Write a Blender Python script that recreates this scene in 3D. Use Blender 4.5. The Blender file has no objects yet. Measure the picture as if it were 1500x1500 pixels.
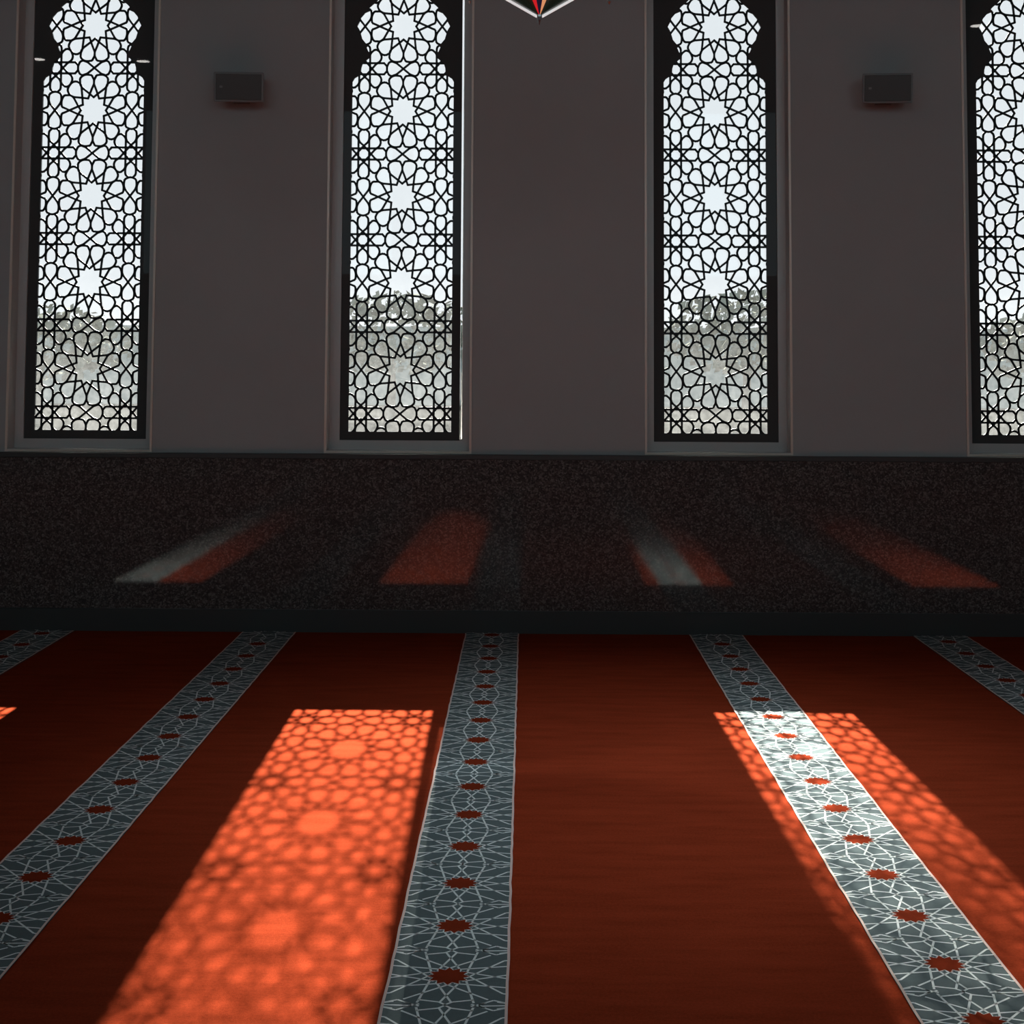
import bpy, bmesh, math, random
from mathutils import Vector, Matrix, Euler
random.seed(7)
C = bpy.context.scene.collection
SC = bpy.context.scene
PI = math.pi

# ------------------------------------------------------------------ helpers
def obj(name, bm, mats, parent=None, smooth=False):
    me = bpy.data.meshes.new(name)
    bm.to_mesh(me); bm.free()
    for m in (mats if isinstance(mats, (list, tuple)) else [mats]):
        me.materials.append(m)
    if smooth:
        for p in me.polygons: p.use_smooth = True
    o = bpy.data.objects.new(name, me)
    C.objects.link(o)
    if parent is not None: o.parent = parent
    return o

def tag(o, label, cat, group=None, kind=None):
    o['label'] = label; o['category'] = cat
    if group: o['group'] = group
    if kind: o['kind'] = kind
    return o

def empty(name, loc):
    o = bpy.data.objects.new(name, None); C.objects.link(o); o.location = loc
    o.empty_display_size = .1
    return o

def box(bm, x0, x1, y0, y1, z0, z1, mi=0):
    v = [bm.verts.new((x, y, z)) for z in (z0, z1) for y in (y0, y1) for x in (x0, x1)]
    for q in ((0,2,3,1),(4,5,7,6),(0,1,5,4),(2,6,7,3),(1,3,7,5),(0,4,6,2)):
        bm.faces.new([v[i] for i in q]).material_index = mi
    return v

def bevel_all(bm, w, seg=2):
    bmesh.ops.bevel(bm, geom=list(bm.edges), offset=w, segments=seg, affect='EDGES', profile=.5)

def tube(bm, pts, r, n=8, mi=0, r2=None):
    """tube along a list of points with a linear radius"""
    pts = [Vector(p) for p in pts]; rings = []
    for i, p in enumerate(pts):
        d = (pts[min(i+1, len(pts)-1)] - pts[max(i-1, 0)]).normalized()
        a = d.orthogonal().normalized(); b = d.cross(a)
        rr = r if r2 is None else r + (r2-r)*i/(len(pts)-1)
        rings.append([bm.verts.new(p + rr*(a*math.cos(2*PI*k/n) + b*math.sin(2*PI*k/n))) for k in range(n)])
    for A, B in zip(rings, rings[1:]):
        for k in range(n):
            bm.faces.new((A[k], A[(k+1)%n], B[(k+1)%n], B[k])).material_index = mi
    for R_ in (list(reversed(rings[0])), rings[-1]):
        bm.faces.new(R_).material_index = mi

def lathe(bm, prof, n=24, cx=0, cy=0, mi=0):
    rings = []
    for r, z in prof:
        if r < 1e-5: rings.append([bm.verts.new((cx, cy, z))])
        else: rings.append([bm.verts.new((cx+r*math.cos(2*PI*k/n), cy+r*math.sin(2*PI*k/n), z)) for k in range(n)])
    for A, B in zip(rings, rings[1:]):
        for k in range(n):
            q = [A[k % len(A)], A[(k+1) % len(A)], B[(k+1) % len(B)], B[k % len(B)]]
            q = list(dict.fromkeys(q))
            if len(q) > 2:
                bm.faces.new(q).material_index = mi

# ------------------------------------------------------------------ materials
def new_mat(name):
    m = bpy.data.materials.new(name); m.use_nodes = True
    nt = m.node_tree
    return m, nt, nt.nodes['Principled BSDF'], nt.nodes['Material Output']

def simple(name, col, rough=.6, metal=0., spec=.5):
    m, nt, b, o = new_mat(name)
    b.inputs['Base Color'].default_value = (*col, 1)
    b.inputs['Roughness'].default_value = rough
    b.inputs['Metallic'].default_value = metal
    b.inputs['Specular IOR Level'].default_value = spec
    return m

def noise(nt, scale, detail=4, rough=.6, vec=None, stretch=None):
    n = nt.nodes.new('ShaderNodeTexNoise')
    n.inputs['Scale'].default_value = scale; n.inputs['Detail'].default_value = detail
    n.inputs['Roughness'].default_value = rough
    g = nt.nodes.new('ShaderNodeTexCoord')
    if stretch:
        mp = nt.nodes.new('ShaderNodeMapping'); mp.inputs['Scale'].default_value = stretch
        nt.links.new(g.outputs['Object'], mp.inputs['Vector']); nt.links.new(mp.outputs['Vector'], n.inputs['Vector'])
    else:
        nt.links.new(g.outputs['Object'], n.inputs['Vector'])
    return n

def ramp(nt, src, stops):
    r = nt.nodes.new('ShaderNodeValToRGB')
    while len(r.color_ramp.elements) < len(stops): r.color_ramp.elements.new(.5)
    for e, (p, c) in zip(r.color_ramp.elements, stops):
        e.position = p; e.color = (*c, 1)
    nt.links.new(src, r.inputs['Fac'])
    return r

def bump(nt, src, b, strength, dist):
    n = nt.nodes.new('ShaderNodeBump')
    n.inputs['Strength'].default_value = strength; n.inputs['Distance'].default_value = dist
    nt.links.new(src, n.inputs['Height']); nt.links.new(n.outputs['Normal'], b.inputs['Normal'])

def carpet(name, col, spread=.22, sheen=.0, fine=True):
    m, nt, b, o = new_mat(name)
    nz = noise(nt, 130, 5, .8)                      # tufts
    n2 = noise(nt, 5, 5, .65, stretch=(.6, 3.2, 1))  # brushed pile, streaks across the room
    mx = nt.nodes.new('ShaderNodeMix'); mx.data_type = 'FLOAT'; mx.inputs[0].default_value = .42
    nt.links.new(nz.outputs['Fac'], mx.inputs[2]); nt.links.new(n2.outputs['Fac'], mx.inputs[3])
    lo = tuple(c*(1-spread) for c in col); hi = tuple(c*(1+spread) for c in col)
    r = ramp(nt, mx.outputs[0], [(.32, lo), (.68, hi)])
    nt.links.new(r.outputs['Color'], b.inputs['Base Color'])
    b.inputs['Roughness'].default_value = .95
    b.inputs['Specular IOR Level'].default_value = .0
    b.inputs['Sheen Weight'].default_value = sheen
    b.inputs['Sheen Roughness'].default_value = .45
    b.inputs['Sheen Tint'].default_value = (*[min(1, c*2.2) for c in col], 1)
    n3 = noise(nt, 420, 3, .7)
    bump(nt, n3.outputs['Fac'], b, .5, .004)
    return m

M = {}
M['red'] = carpet('red_carpet_pile', (.27, .039, .0155), .34, .0)
M['slate'] = carpet('slate_pile', (.128, .160, .167), .12, .05)
M['pale'] = carpet('pale_grey_pile', (.82, .88, .88), .06, .05)
M['pink'] = carpet('pinkish_cream_pile', (.80, .62, .56), .06, .05)
M['starred'] = carpet('dark_red_pile', (.22, .032, .0135), .12, .0)

def wall_mat():
    m, nt, b, o = new_mat('painted_plaster')
    n = noise(nt, 1.3, 6, .6)
    r = ramp(nt, n.outputs['Fac'], [(.3, (.425, .43, .43)), (.7, (.46, .465, .465))])
    nt.links.new(r.outputs['Color'], b.inputs['Base Color'])
    b.inputs['Roughness'].default_value = .75; b.inputs['Specular IOR Level'].default_value = .25
    n2 = noise(nt, 140, 4, .6); bump(nt, n2.outputs['Fac'], b, .12, .002)
    return m
M['wall'] = wall_mat()
M['ceiling'] = simple('white_ceiling_paint', (.6, .6, .6), .9, 0, .2)

def granite():
    m, nt, b, o = new_mat('polished_speckled_granite')
    v = nt.nodes.new('ShaderNodeTexVoronoi'); v.inputs['Scale'].default_value = 130
    g = nt.nodes.new('ShaderNodeTexCoord'); nt.links.new(g.outputs['Object'], v.inputs['Vector'])
    sp = nt.nodes.new('ShaderNodeSeparateColor'); nt.links.new(v.outputs['Color'], sp.inputs['Color'])
    r = ramp(nt, sp.outputs['Red'], [(0, (.05, .044, .044)), (.45, (.085, .070, .068)), (.75, (.14, .118, .112)), (.96, (.22, .20, .19))])
    nt.links.new(r.outputs['Color'], b.inputs['Base Color'])
    b.inputs['Roughness'].default_value = .03
    b.inputs['Specular IOR Level'].default_value = .5
    n = noise(nt, 160, 3, .6); bump(nt, n.outputs['Fac'], b, .05, .0008)
    return m
M['granite'] = granite()
M['black_stone'] = simple('black_stone', (.06, .06, .06), .4, 0, .4)
M['frame'] = simple('grey_brown_anodised_metal', (.60, .575, .56), .38, .1, .4)
M['bead'] = simple('pale_bronze_metal', (.85, .72, .62), .35, .1, .6)
M['screen'] = simple('satin_black_lacquer', (.085, .088, .088), .012, 0, .085)
M['bars'] = simple('satin_black_metal', (.022, .023, .024), .4, 0, .4)
M['plastic'] = simple('charcoal_plastic', (.26, .265, .265), .45)
M['grille'] = simple('black_grille_cloth', (.105, .11, .108), .6)
M['chrome'] = simple('silvery_metal', (.85, .83, .82), .22, 1.)
M['dark_metal'] = simple('dark_bronze', (.05, .04, .035), .4, .6)

def glass_pane():
    m, nt, b, o = new_mat('dusty_hazy_window_glass')
    nt.nodes.remove(b)
    tr = nt.nodes.new('ShaderNodeBsdfTransparent'); tr.inputs['Color'].default_value = (.93, .95, .95, 1)
    gl = nt.nodes.new('ShaderNodeBsdfGlossy'); gl.inputs['Roughness'].default_value = .02
    tl = nt.nodes.new('ShaderNodeBsdfTranslucent'); tl.inputs['Color'].default_value = (.93, .96, 1, 1)  # dust film also lays a pale haze over the view, denser low down
    fr = nt.nodes.new('ShaderNodeFresnel'); fr.inputs['IOR'].default_value = 1.45
    m1 = nt.nodes.new('ShaderNodeMixShader'); m2 = nt.nodes.new('ShaderNodeMixShader')
    n = noise(nt, 26, 7, .75)
    r = ramp(nt, n.outputs['Fac'], [(.3, (.3,)*3), (.7, (1,)*3)])
    tc = nt.nodes.new('ShaderNodeTexCoord'); sx = nt.nodes.new('ShaderNodeSeparateXYZ'); nt.links.new(tc.outputs['Object'], sx.inputs[0])
    hz = nt.nodes.new('ShaderNodeMapRange'); hz.interpolation_type = 'SMOOTHSTEP'      # object z: height above the sill
    for nm_, v_ in (('From Min', .35), ('From Max', 1.25), ('To Min', .024), ('To Max', .004)): hz.inputs[nm_].default_value = v_
    nt.links.new(sx.outputs['Z'], hz.inputs['Value'])
    mu = nt.nodes.new('ShaderNodeMath'); mu.operation = 'MULTIPLY'
    nt.links.new(r.outputs['Color'], mu.inputs[0]); nt.links.new(hz.outputs[0], mu.inputs[1])
    nt.links.new(mu.outputs[0], m1.inputs[0])
    nt.links.new(tr.outputs[0], m1.inputs[1]); nt.links.new(tl.outputs[0], m1.inputs[2])
    nt.links.new(fr.outputs[0], m2.inputs[0])
    nt.links.new(m1.outputs[0], m2.inputs[1]); nt.links.new(gl.outputs[0], m2.inputs[2])
    nt.links.new(m2.outputs[0], o.inputs['Surface'])
    return m
M['glass'] = glass_pane()

def lamp_glass(name, col, strength):
    m, nt, b, o = new_mat(name)
    b.inputs['Base Color'].default_value = (*col, 1); b.inputs['Roughness'].default_value = .2
    b.inputs['Emission Color'].default_value = (*col, 1); b.inputs['Emission Strength'].default_value = strength
    return m
M['red_glass'] = lamp_glass('lit_red_glass', (.62, .012, .02), .8)
M['orange_glass'] = lamp_glass('lit_orange_glass', (.80, .34, .16), .75)
M['blue_glass'] = lamp_glass('dark_blue_glass', (.02, .018, .06), .3)
M['green_glass'] = lamp_glass('dark_green_glass', (.012, .022, .014), .3)
M['rib'] = lamp_glass('glowing_white_rib', (.95, .92, .92), .62)  # own glow stands in for light falling on the white ribs
M['lens_dim'] = lamp_glass('added_spot_diffuser', (1, .96, .9), 4.)
M['lens'] = lamp_glass('lit_lamp_diffuser', (1, .96, .9), 75.)

# ------------------------------------------------------------------ dimensions
YS = 8.46      # face of the stone skirting
YG = 8.475     # face of the granite wainscot
YW = 8.53      # face of the plaster wall above it
YL = 8.66      # plane of the window screens
RX, RB, ZC = 7.4, -2.2, 5.0
WX = (-2.499, -.716, 1.071, 2.857)      # window centres
OPEN, PANEL = .404, .347                # half widths: opening, screen panel
Z0, Z1 = .982, 3.86                     # opening bottom / top

# ------------------------------------------------------------------ room shell
b = bmesh.new(); box(b, -RX, RX, RB, YS+.02, -.12, 0)
tag(obj('floor', b, M['red']), 'dark red carpet covering the whole prayer hall floor', 'carpet', kind='structure')
b = bmesh.new(); box(b, -RX-.3, RX+.3, RB-.3, 8.84, ZC, ZC+.2)
tag(obj('ceiling', b, M['ceiling']), 'plain white ceiling over the hall', 'ceiling', kind='structure')
for nm, x0, x1 in (('wall_left', -RX-.25, -RX), ('wall_right', RX, RX+.25)):
    b = bmesh.new(); box(b, x0, x1, RB-.25, 8.84, -.12, ZC)
    tag(obj(nm, b, M['wall']), 'plain grey side wall of the hall, %s end' % nm[5:], 'wall', kind='structure')
b = bmesh.new()                          # behind the camera: a wall, with a band of openings added for fill light
box(b, -RX, RX, RB-.25, RB, -.12, 2.6); box(b, -RX, RX, RB-.25, RB, 4.75, ZC)
for x0, x1 in ((-RX, -5), (-1.75, -1.5), (1.6, 1.85), (5.1, RX)): box(b, x0, x1, RB-.25, RB, 2.6, 4.75)
tag(obj('wall_front', b, M['wall']), 'plain grey wall behind the viewer with an added band of high openings for fill light', 'wall', kind='structure')

b = bmesh.new()                          # window wall: piers, spandrels
edges = [-RX]
for x in WX: edges += [x-OPEN, x+OPEN]
edges.append(RX)
for i in range(0, len(edges), 2): box(b, edges[i], edges[i+1], YW, 8.84, -.12, ZC)
for x in WX:
    box(b, x-OPEN, x+OPEN, YW, 8.84, -.12, Z0); box(b, x-OPEN, x+OPEN, YW, 8.84, Z1, ZC)
tag(obj('wall_back', b, M['wall']), 'grey plastered wall pierced by four tall narrow windows', 'wall', kind='structure')

b = bmesh.new(); box(b, -RX, RX, YG, YW-.0005, .122, .945)
tag(obj('trim_1', b, M['granite']), 'polished dark speckled granite wainscot below the windows', 'wainscot', kind='structure')
b = bmesh.new(); box(b, -RX, RX, YG-.008, YW-.0005, .945, .972); bevel_all(b, .003)
tag(obj('trim_2', b, M['black_stone']), 'thin dark stone capping along the top of the granite wainscot', 'trim', kind='structure')
b = bmesh.new(); box(b, -RX, RX, YS, YW-.0005, 0, .122)
tag(obj('baseboard_back', b, M['black_stone']), 'black stone skirting between granite wainscot and red carpet', 'skirting', kind='structure')

# ------------------------------------------------------------------ the pierced window screens
U = .494/2/1344.                         # tracing unit -> metres (star pitch .494 m)
MU, MV = 1210, 1344                      # mirror lines of the repeat
QUARTER = [
 [(392,0),(472,125),(632,410),(742,480),(790,545),(828,645),(782,765),(692,885),(562,922),(432,850),(392,760),(352,395),(332,175)],
 [(332,175),(472,125),(752,0)],
 [(172,375),(352,395),(632,420),(742,480),(830,474),(912,474),(965,415),(1002,310),(1006,215),(992,105),(880,60),(752,0)],
 [(172,375),(122,520),(77,645),(0,835)],
 [(0,415),(122,520),(362,705),(420,790),(432,850),(442,985),(415,1045),(352,1098),(270,1128),(182,1128),(75,1110),(40,1040),(0,960),(0,835)],
 [(1210,0),(1052,205),(1015,300),(1012,400),(1032,520),(1142,575),(1210,585)],
 [(1142,575),(1060,655),(1043,720),(1043,870),(1082,975),(1210,1085),(980,1344)],
 [(1042,850),(1042,1344)],
 [(1042,905),(1002,825),(892,735),(782,768),(715,865),(680,975),(702,1065),(752,1130),(820,1168)],
 [(602,1168),(1210,1168)],
 [(0,1344),(215,1165),(300,1135),(370,1110),(452,1150),(490,1230),(512,1290),(512,1344)],
 [(508,1275),(560,1215),(602,1168)],
 [(980,1344),(870,1215),(810,1170)],
]
# half outline of the cut-out above the shoulder, (half width, height) in screen pixels of .00394 m from the top star, downwards
PX = .00394
PROF = [(75.9,82),(73,77),(66,72.5),(63.5,71),(63,62),(60.5,54),(56,52),(54.5,49),(50.5,46),(50,40),(53,37),(55.5,31),(53,28.5),(57,25),
        (62,19),(64,12),(66,6),(69.7,0),(66,-7),(64,-13),(58,-20),(51,-23),(51.5,-28),(47,-32),(42,-36),(36,-42),(26,-50),(14,-57),(0,-63)]
HALF = .291
ZS = [1.436 + .494*k for k in range(5)]   # heights of the big stars
ZB = 1.088                                # bottom of the cut-out
def half_at(z):
    t = (ZS[4]-z)/PX
    if t >= 82: return HALF
    if t <= -63: return 0
    for (w0, t0), (w1, t1) in zip(PROF, PROF[1:]):
        if t1 <= t <= t0: return (w1 + (w0-w1)*(t-t1)/max(t0-t1, 1e-6))*PX*HALF/(75.9*PX)
    return HALF

def smooth_poly(p):
    """one corner-cutting pass on gentle corners only"""
    out = [p[0]]
    for a, c, d in zip(p, p[1:], p[2:]):
        v1 = Vector((c[0]-a[0], c[1]-a[1])); v2 = Vector((d[0]-c[0], d[1]-c[1]))
        if v1.angle(v2) < 1.15 and v1.length > 1 and v2.length > 1:
            k = min(.25*min(v1.length, v2.length), 40)
            q = Vector(c)-v1.normalized()*k; r = Vector(c)+v2.normalized()*k
            out += [tuple(q), tuple(r)]
        else: out.append(c)
    out.append(p[-1]); return out

def bar_segment(bm, x0, z0, x1, z1, w, y0, y1):
    d = Vector((x1-x0, z1-z0)); L = d.length
    if L < 1e-5: return
    d /= L; n = Vector((-d.y, d.x))*w/2; e = d*w*.32
    c = [(x0-e.x+n.x, z0-e.y+n.y), (x0-e.x-n.x, z0-e.y-n.y), (x1+e.x-n.x, z1+e.y-n.y), (x1+e.x+n.x, z1+e.y+n.y)]
    A = [bm.verts.new((x, y0, z)) for x, z in c]; B = [bm.verts.new((x, y1, z)) for x, z in c]
    bm.faces.new(A); bm.faces.new(B[::-1])
    for k in range(4):
        bm.faces.new((A[k], B[k], B[(k+1)%4], A[(k+1)%4]))

def tracery_bm(w=.0118):
    bm = bmesh.new(); done = set()
    quarters = [smooth_poly(p) for p in QUARTER]
    for ku in (-1, 0, 1):
        for kv in range(-1, 6):
            for su in (-1, 1):
                for sv in (-1, 1):
                    for p in quarters:
                        q = [((2*MU*ku + su*u)*U, ZS[0] + (2*MV*(kv) - sv*v)*U) for u, v in p]
                        for (xa, za), (xb, zb) in zip(q, q[1:]):
                            key = tuple(sorted(((round(xa, 4), round(za, 4)), (round(xb, 4), round(zb, 4)))))
                            if key in done: continue
                            done.add(key)
                            # leave out what lies wholly under the solid border
                            def inside(x, z): return ZB-.012 < z and abs(x) < half_at(z)+.012
                            if not (inside(xa, za) or inside(xb, zb)): continue
                            lim = PANEL-.02
                            if max(abs(xa), abs(xb)) > lim or min(za, zb) < ZB-.045: 
                                # cut the bar short inside the border
                                t = 1.
                                ina = inside(xa, za)
                                if not ina: xa, za, xb, zb = xb, zb, xa, za
                                for s in range(20):
                                    x = xa+(xb-xa)*(s+1)/20; z = za+(zb-za)*(s+1)/20
                                    if not (abs(x) < half_at(z)+.02 and z > ZB-.02): t = (s+1)/20; break
                                xb = xa+(xb-xa)*t; zb = za+(zb-za)*t
                            bar_segment(bm, xa, za, xb, zb, w, YL-.003, YL+.003)
    return bm

def border_bm(hw):
    """flat board with the lobed opening cut out of it"""
    bm = bmesh.new()
    zt = Z1-.055; zb = 1.036
    right = [(HALF, ZB)] + [(w*PX*HALF/(75.9*PX), ZS[4]-t*PX) for w, t in PROF]
    y0, y1 = YL-.008, YL+.008
    for s in (-1, 1):
        loop = [(0, zb), (s*hw, zb), (s*hw, zt), (0, zt)] + [(s*x, z) for x, z in reversed(right)] + [(0, ZB)]
        A = [bm.verts.new((x, y0, z)) for x, z in loop]
        B = [bm.verts.new((x, y1, z)) for x, z in loop]
        bm.faces.new(A); bm.faces.new(B[::-1])
        for k in range(len(loop)):
            if k in (3, len(loop)-1): continue
            bm.faces.new((A[k], B[k], B[(k+1)%len(loop)], A[(k+1)%len(loop)]))
    bmesh.ops.remove_doubles(bm, verts=list(bm.verts), dist=1e-5)
    bmesh.ops.triangulate(bm, faces=[f for f in bm.faces if len(f.verts) > 4])
    bmesh.ops.recalc_face_normals(bm, faces=list(bm.faces))
    return bm

tr_mesh = None
scr_labels = ('black pierced star-lattice screen in the leftmost window',
              'black pierced star-lattice screen with a bright gap along its right edge',
              'black pierced star-lattice screen in the window right of the lantern',
              'black pierced star-lattice screen cut off by the right edge of the picture')
win_labels = ('tall metal-framed window at the far left, with its pale bronze edge strip',
              'tall metal-framed window left of the lantern, light slit at its right side',
              'tall metal-framed window between the lantern and the right wall speaker',
              'tall metal-framed window at the far right, only partly in view')
def ring(bm, x0, x1, z0, z1, t, y0, y1, tb=None):
    """rectangular ring of four members whose outer edge is x0..x1, z0..z1"""
    tb = t if tb is None else tb
    box(bm, x0, x0+t, y0, y1, z0, z1); box(bm, x1-t, x1, y0, y1, z0, z1)
    box(bm, x0+t, x1-t, y0, y1, z0, z0+tb); box(bm, x0+t, x1-t, y0, y1, z1-t, z1)

PH = (.348, .339, .351, .348)             # half width of each screen board
for i, x in enumerate(WX):
    w = empty('window_%d' % (i+1), (x, YW, Z0))
    tag(w, win_labels[i], 'window', 'tall windows in the back wall', 'structure')
    inv = Matrix.Translation(Vector((-x, -YW, -Z0)))
    def part(nm, bm, m):
        bmesh.ops.transform(bm, matrix=inv, verts=list(bm.verts)); return obj(nm, bm, m, w)
    hl = PH[i]; hr = PH[i]+(.014 if i == 1 else 0)
    b = bmesh.new()                         # rebate frame around the screen
    yf0, yf1 = YL-.022, YL+.075
    box(b, x-OPEN, x-hl, yf0, yf1, Z0, Z1); box(b, x+hr, x+OPEN, yf0, yf1, Z0, Z1)
    box(b, x-hl, x+hr, yf0, YL-.0085, Z0, 1.040); box(b, x-hl, x+hr, YL+.0085, yf1, Z0, 1.046); box(b, x-hl, x+hr, YL-.0085, YL+.0085, Z0, 1.0355); box(b, x-hl, x+hr, yf0, yf1, Z1-.053, Z1)
    part('window_frame', b, M['frame'])
    if i == 1:                              # added outer fin, unseen; its lip keeps sun out of the slit
        b = bmesh.new(); box(b, x+hr+.02, x+hr+.03, yf1, 9.0, Z0+.01, Z1-.01); box(b, x+PH[i]-.003, x+hr+.02, 8.985, 9.0, 1.42, Z1-.01); box(b, x+PH[i]-.0075, x+hr+.02, 8.985, 9.0, Z0+.01, 1.42)
        part('added_sun_fin', b, M['frame'])
    b = bmesh.new()                         # lining of the reveal
    ring(b, x-OPEN, x+OPEN, Z0, Z1, .006, YW-.002, yf0)
    part('reveal_lining', b, M['frame'])
    b = bmesh.new()                         # thin bright bead where lining meets plaster
    ring(b, x-OPEN-.007, x+OPEN+.007, Z0-.008, Z1+.007, .012, YW-.010, YW-.001)
    part('edge_bead', b, M['bead'])
    b = bmesh.new(); box(b, x-hl-.01, x+hr+.01, YL+.040, YL+.044, 1.03, Z1-.05)
    part('glass_pane', b, M['glass'])
    s = empty('lattice_screen', (x, YL, 1.036)); tag(s, scr_labels[i], 'window screen', 'pierced screens in the windows')
    inv2 = Matrix.Translation(Vector((0, -YL, -1.036)))
    bm = border_bm(PH[i]); bmesh.ops.transform(bm, matrix=inv2, verts=list(bm.verts)); obj('border', bm, M['screen'], s)
    if tr_mesh is None:
        bm = tracery_bm(); bmesh.ops.transform(bm, matrix=inv2, verts=list(bm.verts))
        t = obj('tracery', bm, M['bars'], s); tr_mesh = t
    else:
        t = tr_mesh.copy(); C.objects.link(t); t.parent = s

# ------------------------------------------------------------------ patterned strips woven in the carpet
SP, SW = .329, .290                       # star pitch along the strip, strip width
def clip(a, c, xm, y0, y1):
    (xa, ya), (xb, yb) = a, c; t0, t1 = 0., 1.; dx, dy = xb-xa, yb-ya
    for p, q in ((-dx, xa+xm), (dx, xm-xa), (-dy, ya-y0), (dy, y1-ya)):
        if abs(p) < 1e-12:
            if q < 0: return None
        else:
            r = q/p
            if p < 0: t0 = max(t0, r)
            else: t1 = min(t1, r)
    return None if t0 >= t1 else ((xa+dx*t0, ya+dy*t0), (xa+dx*t1, ya+dy*t1))

def strip_bm(y0, y1, phase):
    bm = bmesh.new(); hw = SW/2
    def quad(pts, z, mi): bm.faces.new([bm.verts.new((x, y, z)) for x, y in pts]).material_index = mi
    box(bm, -hw, hw, y0, y1, 0.0002, .004, 0)
    def line(a, c, w=.0058, z=.0047, mi=1):
        s = clip(a, c, hw-.004, y0, y1)
        if not s: return
        (xa, ya), (xb, yb) = s; d = Vector((xb-xa, yb-ya))
        if d.length < 1e-4: return
        d.normalize(); n = Vector((-d.y, d.x))*w/2
        quad([(xa-n.x, ya-n.y), (xb-n.x, yb-n.y), (xb+n.x, yb+n.y), (xa+n.x, ya+n.y)], z, mi)
    a = SP/2; th = math.radians(70); dl = .019
    d = abs(dl*math.sin(th) - a*math.cos(th)); foot = dl*math.cos(th) + a*math.sin(th)
    L_in = foot - d*math.tan(math.radians(30))
    edge = 2*a*math.tan(math.radians(15))
    n0 = int((y0-phase)/SP)-2; n1 = int((y1-phase)/SP)+2
    for k in range(n0, n1+1):
        for col in (-1, 0, 1):
            cx = col*SP*math.sqrt(3)/2; cy = phase + (k+.5*abs(col))*SP
            for j in range(12):
                an = j*PI/6                                   # direction of an edge midpoint (0 deg = +y)
                cs, sn = math.cos(an), math.sin(an)
                def P(u, v): return (cx + u*cs + v*sn, cy - u*sn + v*cs)
                for s in (-1, 1):
                    up = .017 if j % 6 == 0 else 0.
                    A = (s*(dl-up/math.tan(th)), a-up); B = (s*dl - s*L_in*math.cos(th), a - L_in*math.sin(th))
                    line(P(*A), P(*B))
            if col == 0:                                      # small crossing figures half way to the next star
                m = cy + a
                for sx in (-1, 1):
                    for sy in (-1, 1):
                        line((cx+sx*.066, m+sy*.030), (cx+sx*.0155, m+sy*.017)); line((cx+sx*.0155, m+sy*.017), (cx-sx*.004, m-sy*.002))
                    line((cx+sx*.0775, m-.004), (cx+sx*.112, m-.028)); line((cx+sx*.0775, m+.004), (cx+sx*.112, m+.028))
                    line((cx+sx*.112, m-.028), (cx+sx*.145, m-.012)); line((cx+sx*.112, m+.028), (cx+sx*.145, m+.012))
                    line((cx+sx*.0775, m-.004), (cx+sx*.145, m-.0)); line((cx+sx*.060, m+.006), (cx+sx*.095, m-.014)); line((cx+sx*.060, m-.006), (cx+sx*.095, m+.014))
            if col == 0 and y0+.06 < cy < y1-.06:
                star = []
                for j in range(24):
                    r = .052 if j % 2 == 0 else .037
                    star.append((cx + r*math.sin(j*PI/12), cy + r*math.cos(j*PI/12)))
                c0 = bm.verts.new((cx, cy, .0056)); sv = [bm.verts.new((x, y, .0056)) for x, y in star]
                for j in range(24):
                    bm.faces.new((c0, sv[(j+1) % 24], sv[j])).material_index = 3
                for j in range(24):
                    line(star[j], star[(j+1) % 24], .0045, .0051, 2 if j % 2 else 1)
    # slightly wandering pinkish selvedge
    for s in (-1, 1):
        yy = y0; prev = None; rng = random.Random(int(1000*phase)+s)
        while yy < y1:
            x = s*(hw-.002+rng.uniform(-.0016, .0016))
            if prev: quad([(prev[0]-.0034, prev[1]), (prev[0]+.0034, prev[1]), (x+.0034, yy), (x-.0034, yy)], .0052, 2)
            prev = (x, yy); yy += .07
    return bm

strips = [(-2.62, .12, 'dim patterned grey carpet strip at the far left, cut by the picture edge'),
          (-1.402, .188, 'patterned grey carpet strip left of the all-orange light patch'),
          (-.182, .165, 'patterned grey carpet strip between the two light patches, running under the lantern'),
          (1.040, -.062, 'patterned grey carpet strip crossed by the right light patch, partly glaring white'),
          (2.262, .05, 'dim patterned grey carpet strip at the far right, beyond the light patch')]
for x, ph, lab in strips:
    o = obj('carpet_strip', strip_bm(-1.5, YS-.002, ph), [M['slate'], M['pale'], M['pink'], M['starred']])
    o.location = (x, 0, 0)
    tag(o, lab, 'carpet strip', 'star-patterned strips running towards the window wall')

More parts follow.
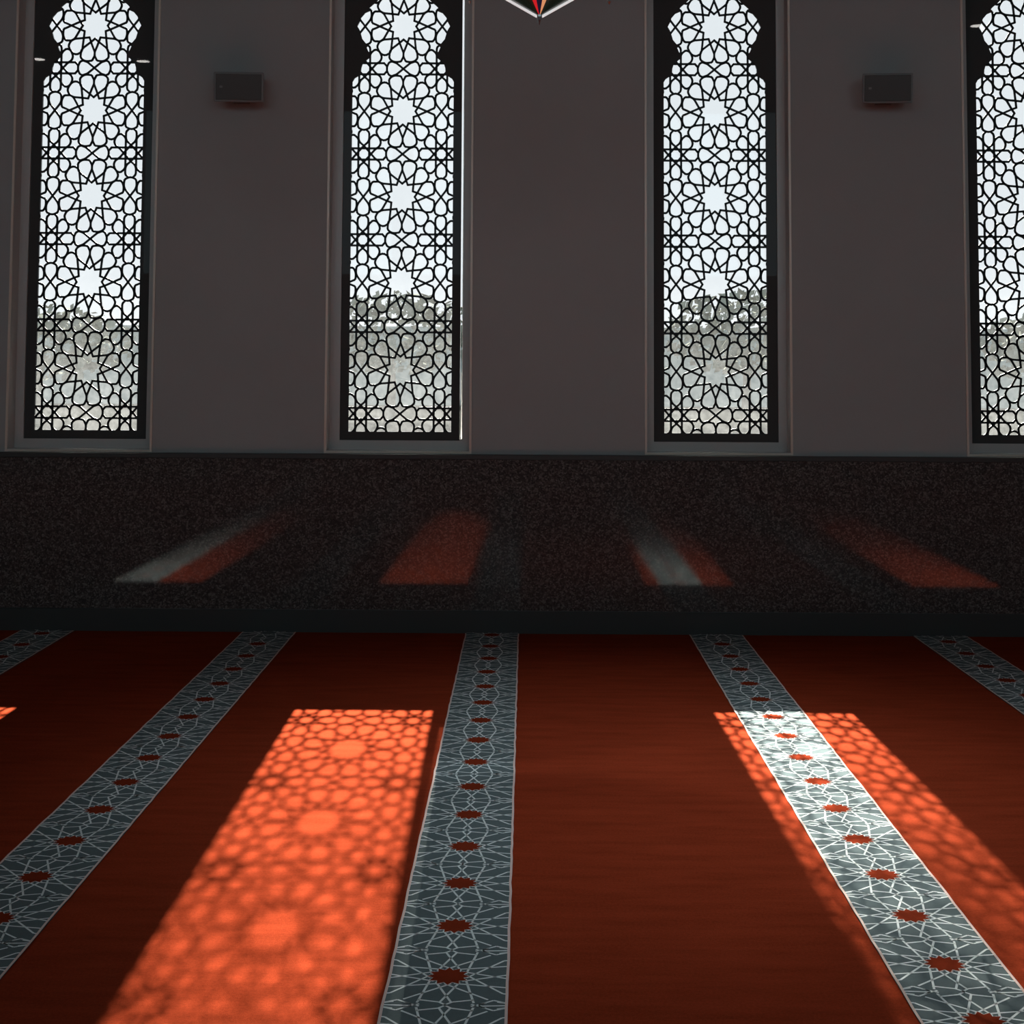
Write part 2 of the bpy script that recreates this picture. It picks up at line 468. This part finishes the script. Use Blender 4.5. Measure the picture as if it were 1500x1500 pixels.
# ------------------------------------------------------------------ wall loudspeakers
def speaker(x, z, yaw, lab):
    s = empty('wall_speaker', (x, YW, z)); tag(s, lab, 'loudspeaker', 'wall speakers between the windows')
    b = bmesh.new()
    # tapered cabinet, front wider than the back, tilted down
    f = [(-.138, -.20, -.083), (.138, -.20, -.083), (.138, -.20, .083), (-.138, -.20, .083)]
    r = [(-.105, -.035, -.07), (.105, -.035, -.07), (.105, -.035, .07), (-.105, -.035, .07)]
    F = [b.verts.new(v) for v in f]; R_ = [b.verts.new(v) for v in r]
    b.faces.new(F); b.faces.new(R_[::-1])
    for k in range(4): b.faces.new((F[k], R_[k], R_[(k+1)%4], F[(k+1)%4]))
    bmesh.ops.recalc_face_normals(b, faces=list(b.faces)); bevel_all(b, .007, 3)
    cab = obj('cabinet', b, M['plastic'], s); rot = Euler((math.radians(8), 0, yaw)); cab.rotation_euler = rot
    b = bmesh.new(); box(b, -.126, .126, -.206, -.196, -.072, .072); bevel_all(b, .004, 2)
    g = obj('grille', b, M['grille'], s); g.rotation_euler = rot
    b = bmesh.new(); box(b, -.104, -.088, -.2085, -.2055, -.006, .006)
    g2 = obj('badge', b, M['plastic'], g)
    b = bmesh.new(); box(b, -.045, .045, -.012, -.0005, -.09, .05); tube(b, [(0, -.01, -.02), (0, -.06, -.02)], .016, 12)
    obj('bracket', b, M['plastic'], s)
speaker(-1.618, 3.025, math.radians(5), 'dark box speaker on the wall between the two left windows')
speaker(2.003, 3.03, math.radians(-5), 'dark box speaker on the wall between the two right windows')

# ------------------------------------------------------------------ hanging lantern
def lantern(cx, cy, ztip):
    L = empty('pendant_lantern', (cx, cy, ztip))
    tag(L, 'hanging metal lantern with red and orange glass, its pointed tip at the top edge', 'lantern')
    z1, r1 = .20, .30                     # shoulder of the lower cone
    zt, rt = .037, .010
    segs = [(-9,7,'blue_glass'),(7,18,'orange_glass'),(18,90,'green_glass'),(90,118,'blue_glass'),
            (118,132,'orange_glass'),(132,166,'green_glass'),(166,194,'red_glass'),(194,228,'green_glass'),(228,242,'orange_glass'),
            (242,270,'blue_glass'),(270,340,'green_glass'),(340,351,'red_glass')]
    def pt(r, a, z): return (r*math.sin(math.radians(a)), -r*math.cos(math.radians(a)), z)
    names = {'blue_glass':'blue_pane','green_glass':'green_pane','red_glass':'red_pane','orange_glass':'orange_pane'}
    for a0, a1, m in segs:
        b = bmesh.new(); n = max(1, int((a1-a0)/8))
        for k in range(n):
            p, q = a0+(a1-a0)*k/n, a0+(a1-a0)*(k+1)/n
            b.faces.new([b.verts.new(v) for v in (pt(rt, p, zt), pt(rt, q, zt), pt(r1, q, z1), pt(r1, p, z1))])
            b.faces.new([b.verts.new(v) for v in (pt(r1, p, z1), pt(r1, q, z1), pt(r1*.62, q, z1+.34), pt(r1*.62, p, z1+.34))])
            b.faces.new([b.verts.new(v) for v in (pt(r1*.62, p, z1+.34), pt(r1*.62, q, z1+.34), pt(.03, q, z1+.52), pt(.03, p, z1+.52))])
        bmesh.ops.remove_doubles(b, verts=list(b.verts), dist=1e-5)
        obj(names[m], b, M[m], L)
    for a in (-90, 90, 135, 180, 225):
        b = bmesh.new()
        tube(b, [pt(rt+.002, a, zt-.004), pt(r1+.004, a, z1)], .0052, 8)
        tube(b, [pt(r1+.004, a, z1), pt(r1*.62, a, z1+.34), pt(.03, a, z1+.52)], .0052, 8)
        obj('rib', b, M['rib'], L)
    b = bmesh.new()
    for zz, rr in ((z1, r1+.004), (z1+.34, r1*.62)):
        tube(b, [pt(rr, k*15, zz) for k in range(25)], .007, 8)
        obj('hoop', b, M['chrome'], L); b = bmesh.new()
    b.free()
    b = bmesh.new(); lathe(b, [(0, 0), (.0025, .004), (.007, .018), (.010, .030), (.011, .037), (.007, .044), (0, .045)], 12)
    obj('finial', b, M['chrome'], L)
    for a in (90, 270):                    # little cut drops hanging from the hoop
        b = bmesh.new(); x = .255
        px = pt(x, a, 0)
        lathe(b, [(0, .075), (.008, .087), (.010, .096), (.004, .112), (0, .116)], 8, px[0], px[1])
        tube(b, [(px[0], px[1],   .115), (px[0], px[1], .17)], .0012, 6)
        obj('glass_drop', b, M['chrome'], L)
    b = bmesh.new()
    tube(b, [(0, 0, z1+.50), (0, 0, ZC-ztip-.03)], .006, 8)
    lathe(b, [(.0, ZC-ztip-.045), (.05, ZC-ztip-.04), (.065, ZC-ztip-.001), (0, ZC-ztip-.001)], 20)
    obj('hanging_rod', b, M['dark_metal'], L)
lantern(.042, 5.5, 2.716)

# ------------------------------------------------------------------ ceiling downlights (some seen as glints in the screens, the spots added to light the floor)
LAMPS = [(-5.738, -.293, 'recessed downlight whose glint shows at the left of the leftmost screen'),
         (-4.535, -.397, 'recessed downlight whose glint shows at the right of the leftmost screen'),
         (4.683, 1.619, 'recessed downlight whose glint shows on the rightmost screen'),
         (.0, 5.95, 'added unseen spot downlight nearest the lantern, towards the windows'),
         (1.15, 5.95, 'added unseen spot downlight right of the lantern, towards the windows'),
         (.2, 4.8, 'added unseen spot downlight nearest the lantern, away from the windows'),
         (1.1, 4.8, 'added unseen spot downlight right of the lantern, away from the windows')]
SPOT_W = 150.  # spots are added out of view to make the pool of floor light
for k, (x, y, lab) in enumerate(LAMPS):
    d = empty('recessed_downlight', (x, y, ZC)); tag(d, lab, 'ceiling light', 'round downlights in the ceiling')
    b = bmesh.new(); lathe(b, [(.075, -.004), (.092, -.006), (.098, -.0005), (.075, -.0005)], 32)
    obj('trim_ring', b, M['chrome'], d)
    b = bmesh.new(); lathe(b, [(0, -.003), (.074, -.003), (.074, -.0006), (0, -.0006)], 32)
    obj('diffuser', b, M['lens'] if k < 3 else M['lens_dim'], d)
    if k > 2:
        li = bpy.data.lights.new('added_spot', 'SPOT'); li.shadow_soft_size = .07; li.spot_size = math.radians(52); li.spot_blend = 1.
        li.energy = SPOT_W; li.color = (.82, .95, 1)
        lo = bpy.data.objects.new('added_spot', li); C.objects.link(lo); lo.parent = d; lo.location = (0, 0, -.008)

# ------------------------------------------------------------------ outside
b = bmesh.new(); box(b, -60, 60, -50, 90, -.5, -.3)
tag(obj('ground', b, simple('pale_paving', (.016, .017, .016), .9, 0, 0)), 'pale paving outside beyond the windows', 'ground', kind='structure')
leaf = simple('hazy_green_leaves', (.15, .155, .135), .8, 0, 0)
bark = simple('grey_bark', (.2, .17, .15), .9, 0, 0)
def tree(x, y, h, r, lab):
    t = empty('tree', (x, y, -.3)); tag(t, lab, 'tree', 'trees outside the windows')
    b = bmesh.new(); tube(b, [(0, 0, 0), (.05, .02, h*.3), (0, 0, h*.62)], .16, 8, 0, .07); obj('trunk', b, bark, t)
    b = bmesh.new(); rng = random.Random(int(x*10+y))
    for k in range(900):
        d = Vector((rng.gauss(0, 1), rng.gauss(0, 1), rng.gauss(0, 1))).normalized()*rng.uniform(.3, 1)**.5
        c = Vector((d.x*r, d.y*r, h*.68 + d.z*h*.32)); s = rng.uniform(.10, .22)
        q = Vector((rng.gauss(0, 1), rng.gauss(0, 1), rng.gauss(0, 1))).normalized(); e = q.orthogonal().normalized(); g = q.cross(e)
        b.faces.new([b.verts.new(c+v) for v in (e*s, g*s*.6, -e*s, -g*s*.6)])
    obj('crown', b, leaf, t)
tree(-13.5, 42, 3.3, 2.6, 'hazy tree seen through the lower part of the leftmost window')
tree(-4.1, 46, 3.9, 2.8, 'hazy tree seen through the second window from the left')
tree(6.3, 44, 3.9, 2.4, 'hazy tree seen through the third window from the left')
tree(14.2, 40, 3.3, 2.4, 'hazy yellow-green tree seen through the rightmost window')
t = empty('tree', (.15, 34, -.3)); tag(t, 'added unseen tall airy tree whose crown shades the upper parts of the windows', 'tree')  # invented tree, out of view, placed to thin the sun through the windows
b = bmesh.new(); tube(b, [(0, 0, 0), (.05, .03, 6), (0, 0, 14.5), (.03, 0, 18)], .2, 8, 0, .05)
for sx in (-1, 1):
    tube(b, [(0, 0, 16.2), (sx*.5, .1, 17.4), (sx*.95, 0, 18)], .05, 6, 0, .02); tube(b, [(0, 0, 15.8), (sx*1.4, -.3, 17.4), (sx*2.7, 0, 18.4)], .06, 6, 0, .02)
obj('trunk', b, bark, t)
b = bmesh.new(); rng = random.Random(31)
for cx, n, dz, ex in ((-3.0, 12000, 0, .6), (-1.21, 5200, .1, .75), (.57, 15500, -.05, .55), (2.36, 12000, 0, .6)):
    for k in range(n):
        c = Vector((cx + rng.uniform(-.8, .8), rng.uniform(-.9, .9), .3+14.95+dz+3.2*rng.random()**ex)); q_s = rng.uniform(.026, .044)
        q = Vector((rng.gauss(0, 1), rng.gauss(0, 1), rng.gauss(0, 1))).normalized(); e = q.orthogonal().normalized(); g = q.cross(e)
        b.faces.new([b.verts.new(c+v) for v in (e*q_s, g*q_s*.6, -e*q_s, -g*q_s*.6)])
obj('crown', b, leaf, t)
b = bmesh.new(); box(b, -60, 60, 62, 63, -.3, 2.9)
tag(obj('garden_wall', b, simple('pale_render', (.30, .30, .295), .9, 0, 0)), 'long pale wall far outside the windows', 'garden wall')

# ------------------------------------------------------------------ light
W = bpy.data.worlds.new('sky'); SC.world = W; W.use_nodes = True
nt = W.node_tree; bg = nt.nodes['Background']
bg.inputs['Strength'].default_value = 1.02
g = nt.nodes.new('ShaderNodeTexCoord'); sx = nt.nodes.new('ShaderNodeSeparateXYZ'); nt.links.new(g.outputs['Generated'], sx.inputs[0])
mr = nt.nodes.new('ShaderNodeMapRange'); mr.inputs['From Min'].default_value = -.6; mr.inputs['From Max'].default_value = .6
nt.links.new(sx.outputs['Y'], mr.inputs['Value'])
rp = ramp(nt, mr.outputs[0], [(0, (.80, 1.16, 1.28)), (1, (.93, .96, 1.))])     # bluer away from the sun
nt.links.new(rp.outputs['Color'], bg.inputs['Color'])

sun = bpy.data.lights.new('sun', 'SUN'); sun.energy = 60.; sun.angle = math.radians(.55); sun.color = (1, .93, .82)
so = bpy.data.objects.new('sun', sun); C.objects.link(so)
so.rotation_euler = Vector((.0258, -1.8847, -1)).to_track_quat('-Z', 'Y').to_euler()
so.location = (0, 20, 11)

# ------------------------------------------------------------------ camera
cam = bpy.data.cameras.new('camera'); co = bpy.data.objects.new('camera', cam); C.objects.link(co)
F = 2230.; TH = math.radians(3.9)
cam.sensor_width = 36; cam.sensor_fit = 'HORIZONTAL'; cam.lens = 36*F/1500
cam.shift_y = -(750-(530-F*math.tan(TH)))/1500
cam.clip_start = .05; cam.clip_end = 300
co.location = (0, 0, 1.486)
co.matrix_world = (Matrix.Translation((0, 0, 1.486)) @ Matrix.Rotation(math.radians(.565), 4, 'Z')
                   @ Matrix.Rotation(PI/2+TH, 4, 'X') @ Matrix.Rotation(math.radians(.28), 4, 'Z'))
SC.camera = co

SC.view_settings.view_transform = 'Standard'; SC.view_settings.look = 'None'
SC.view_settings.gamma = 1; SC.view_settings.use_curve_mapping = False
SC.view_settings.exposure = 0
cy = SC.cycles
cy.use_denoising = True
cy.max_bounces = 10; cy.diffuse_bounces = 6; cy.glossy_bounces = 4; cy.transparent_max_bounces = 12
cy.caustics_reflective = False; cy.caustics_refractive = False
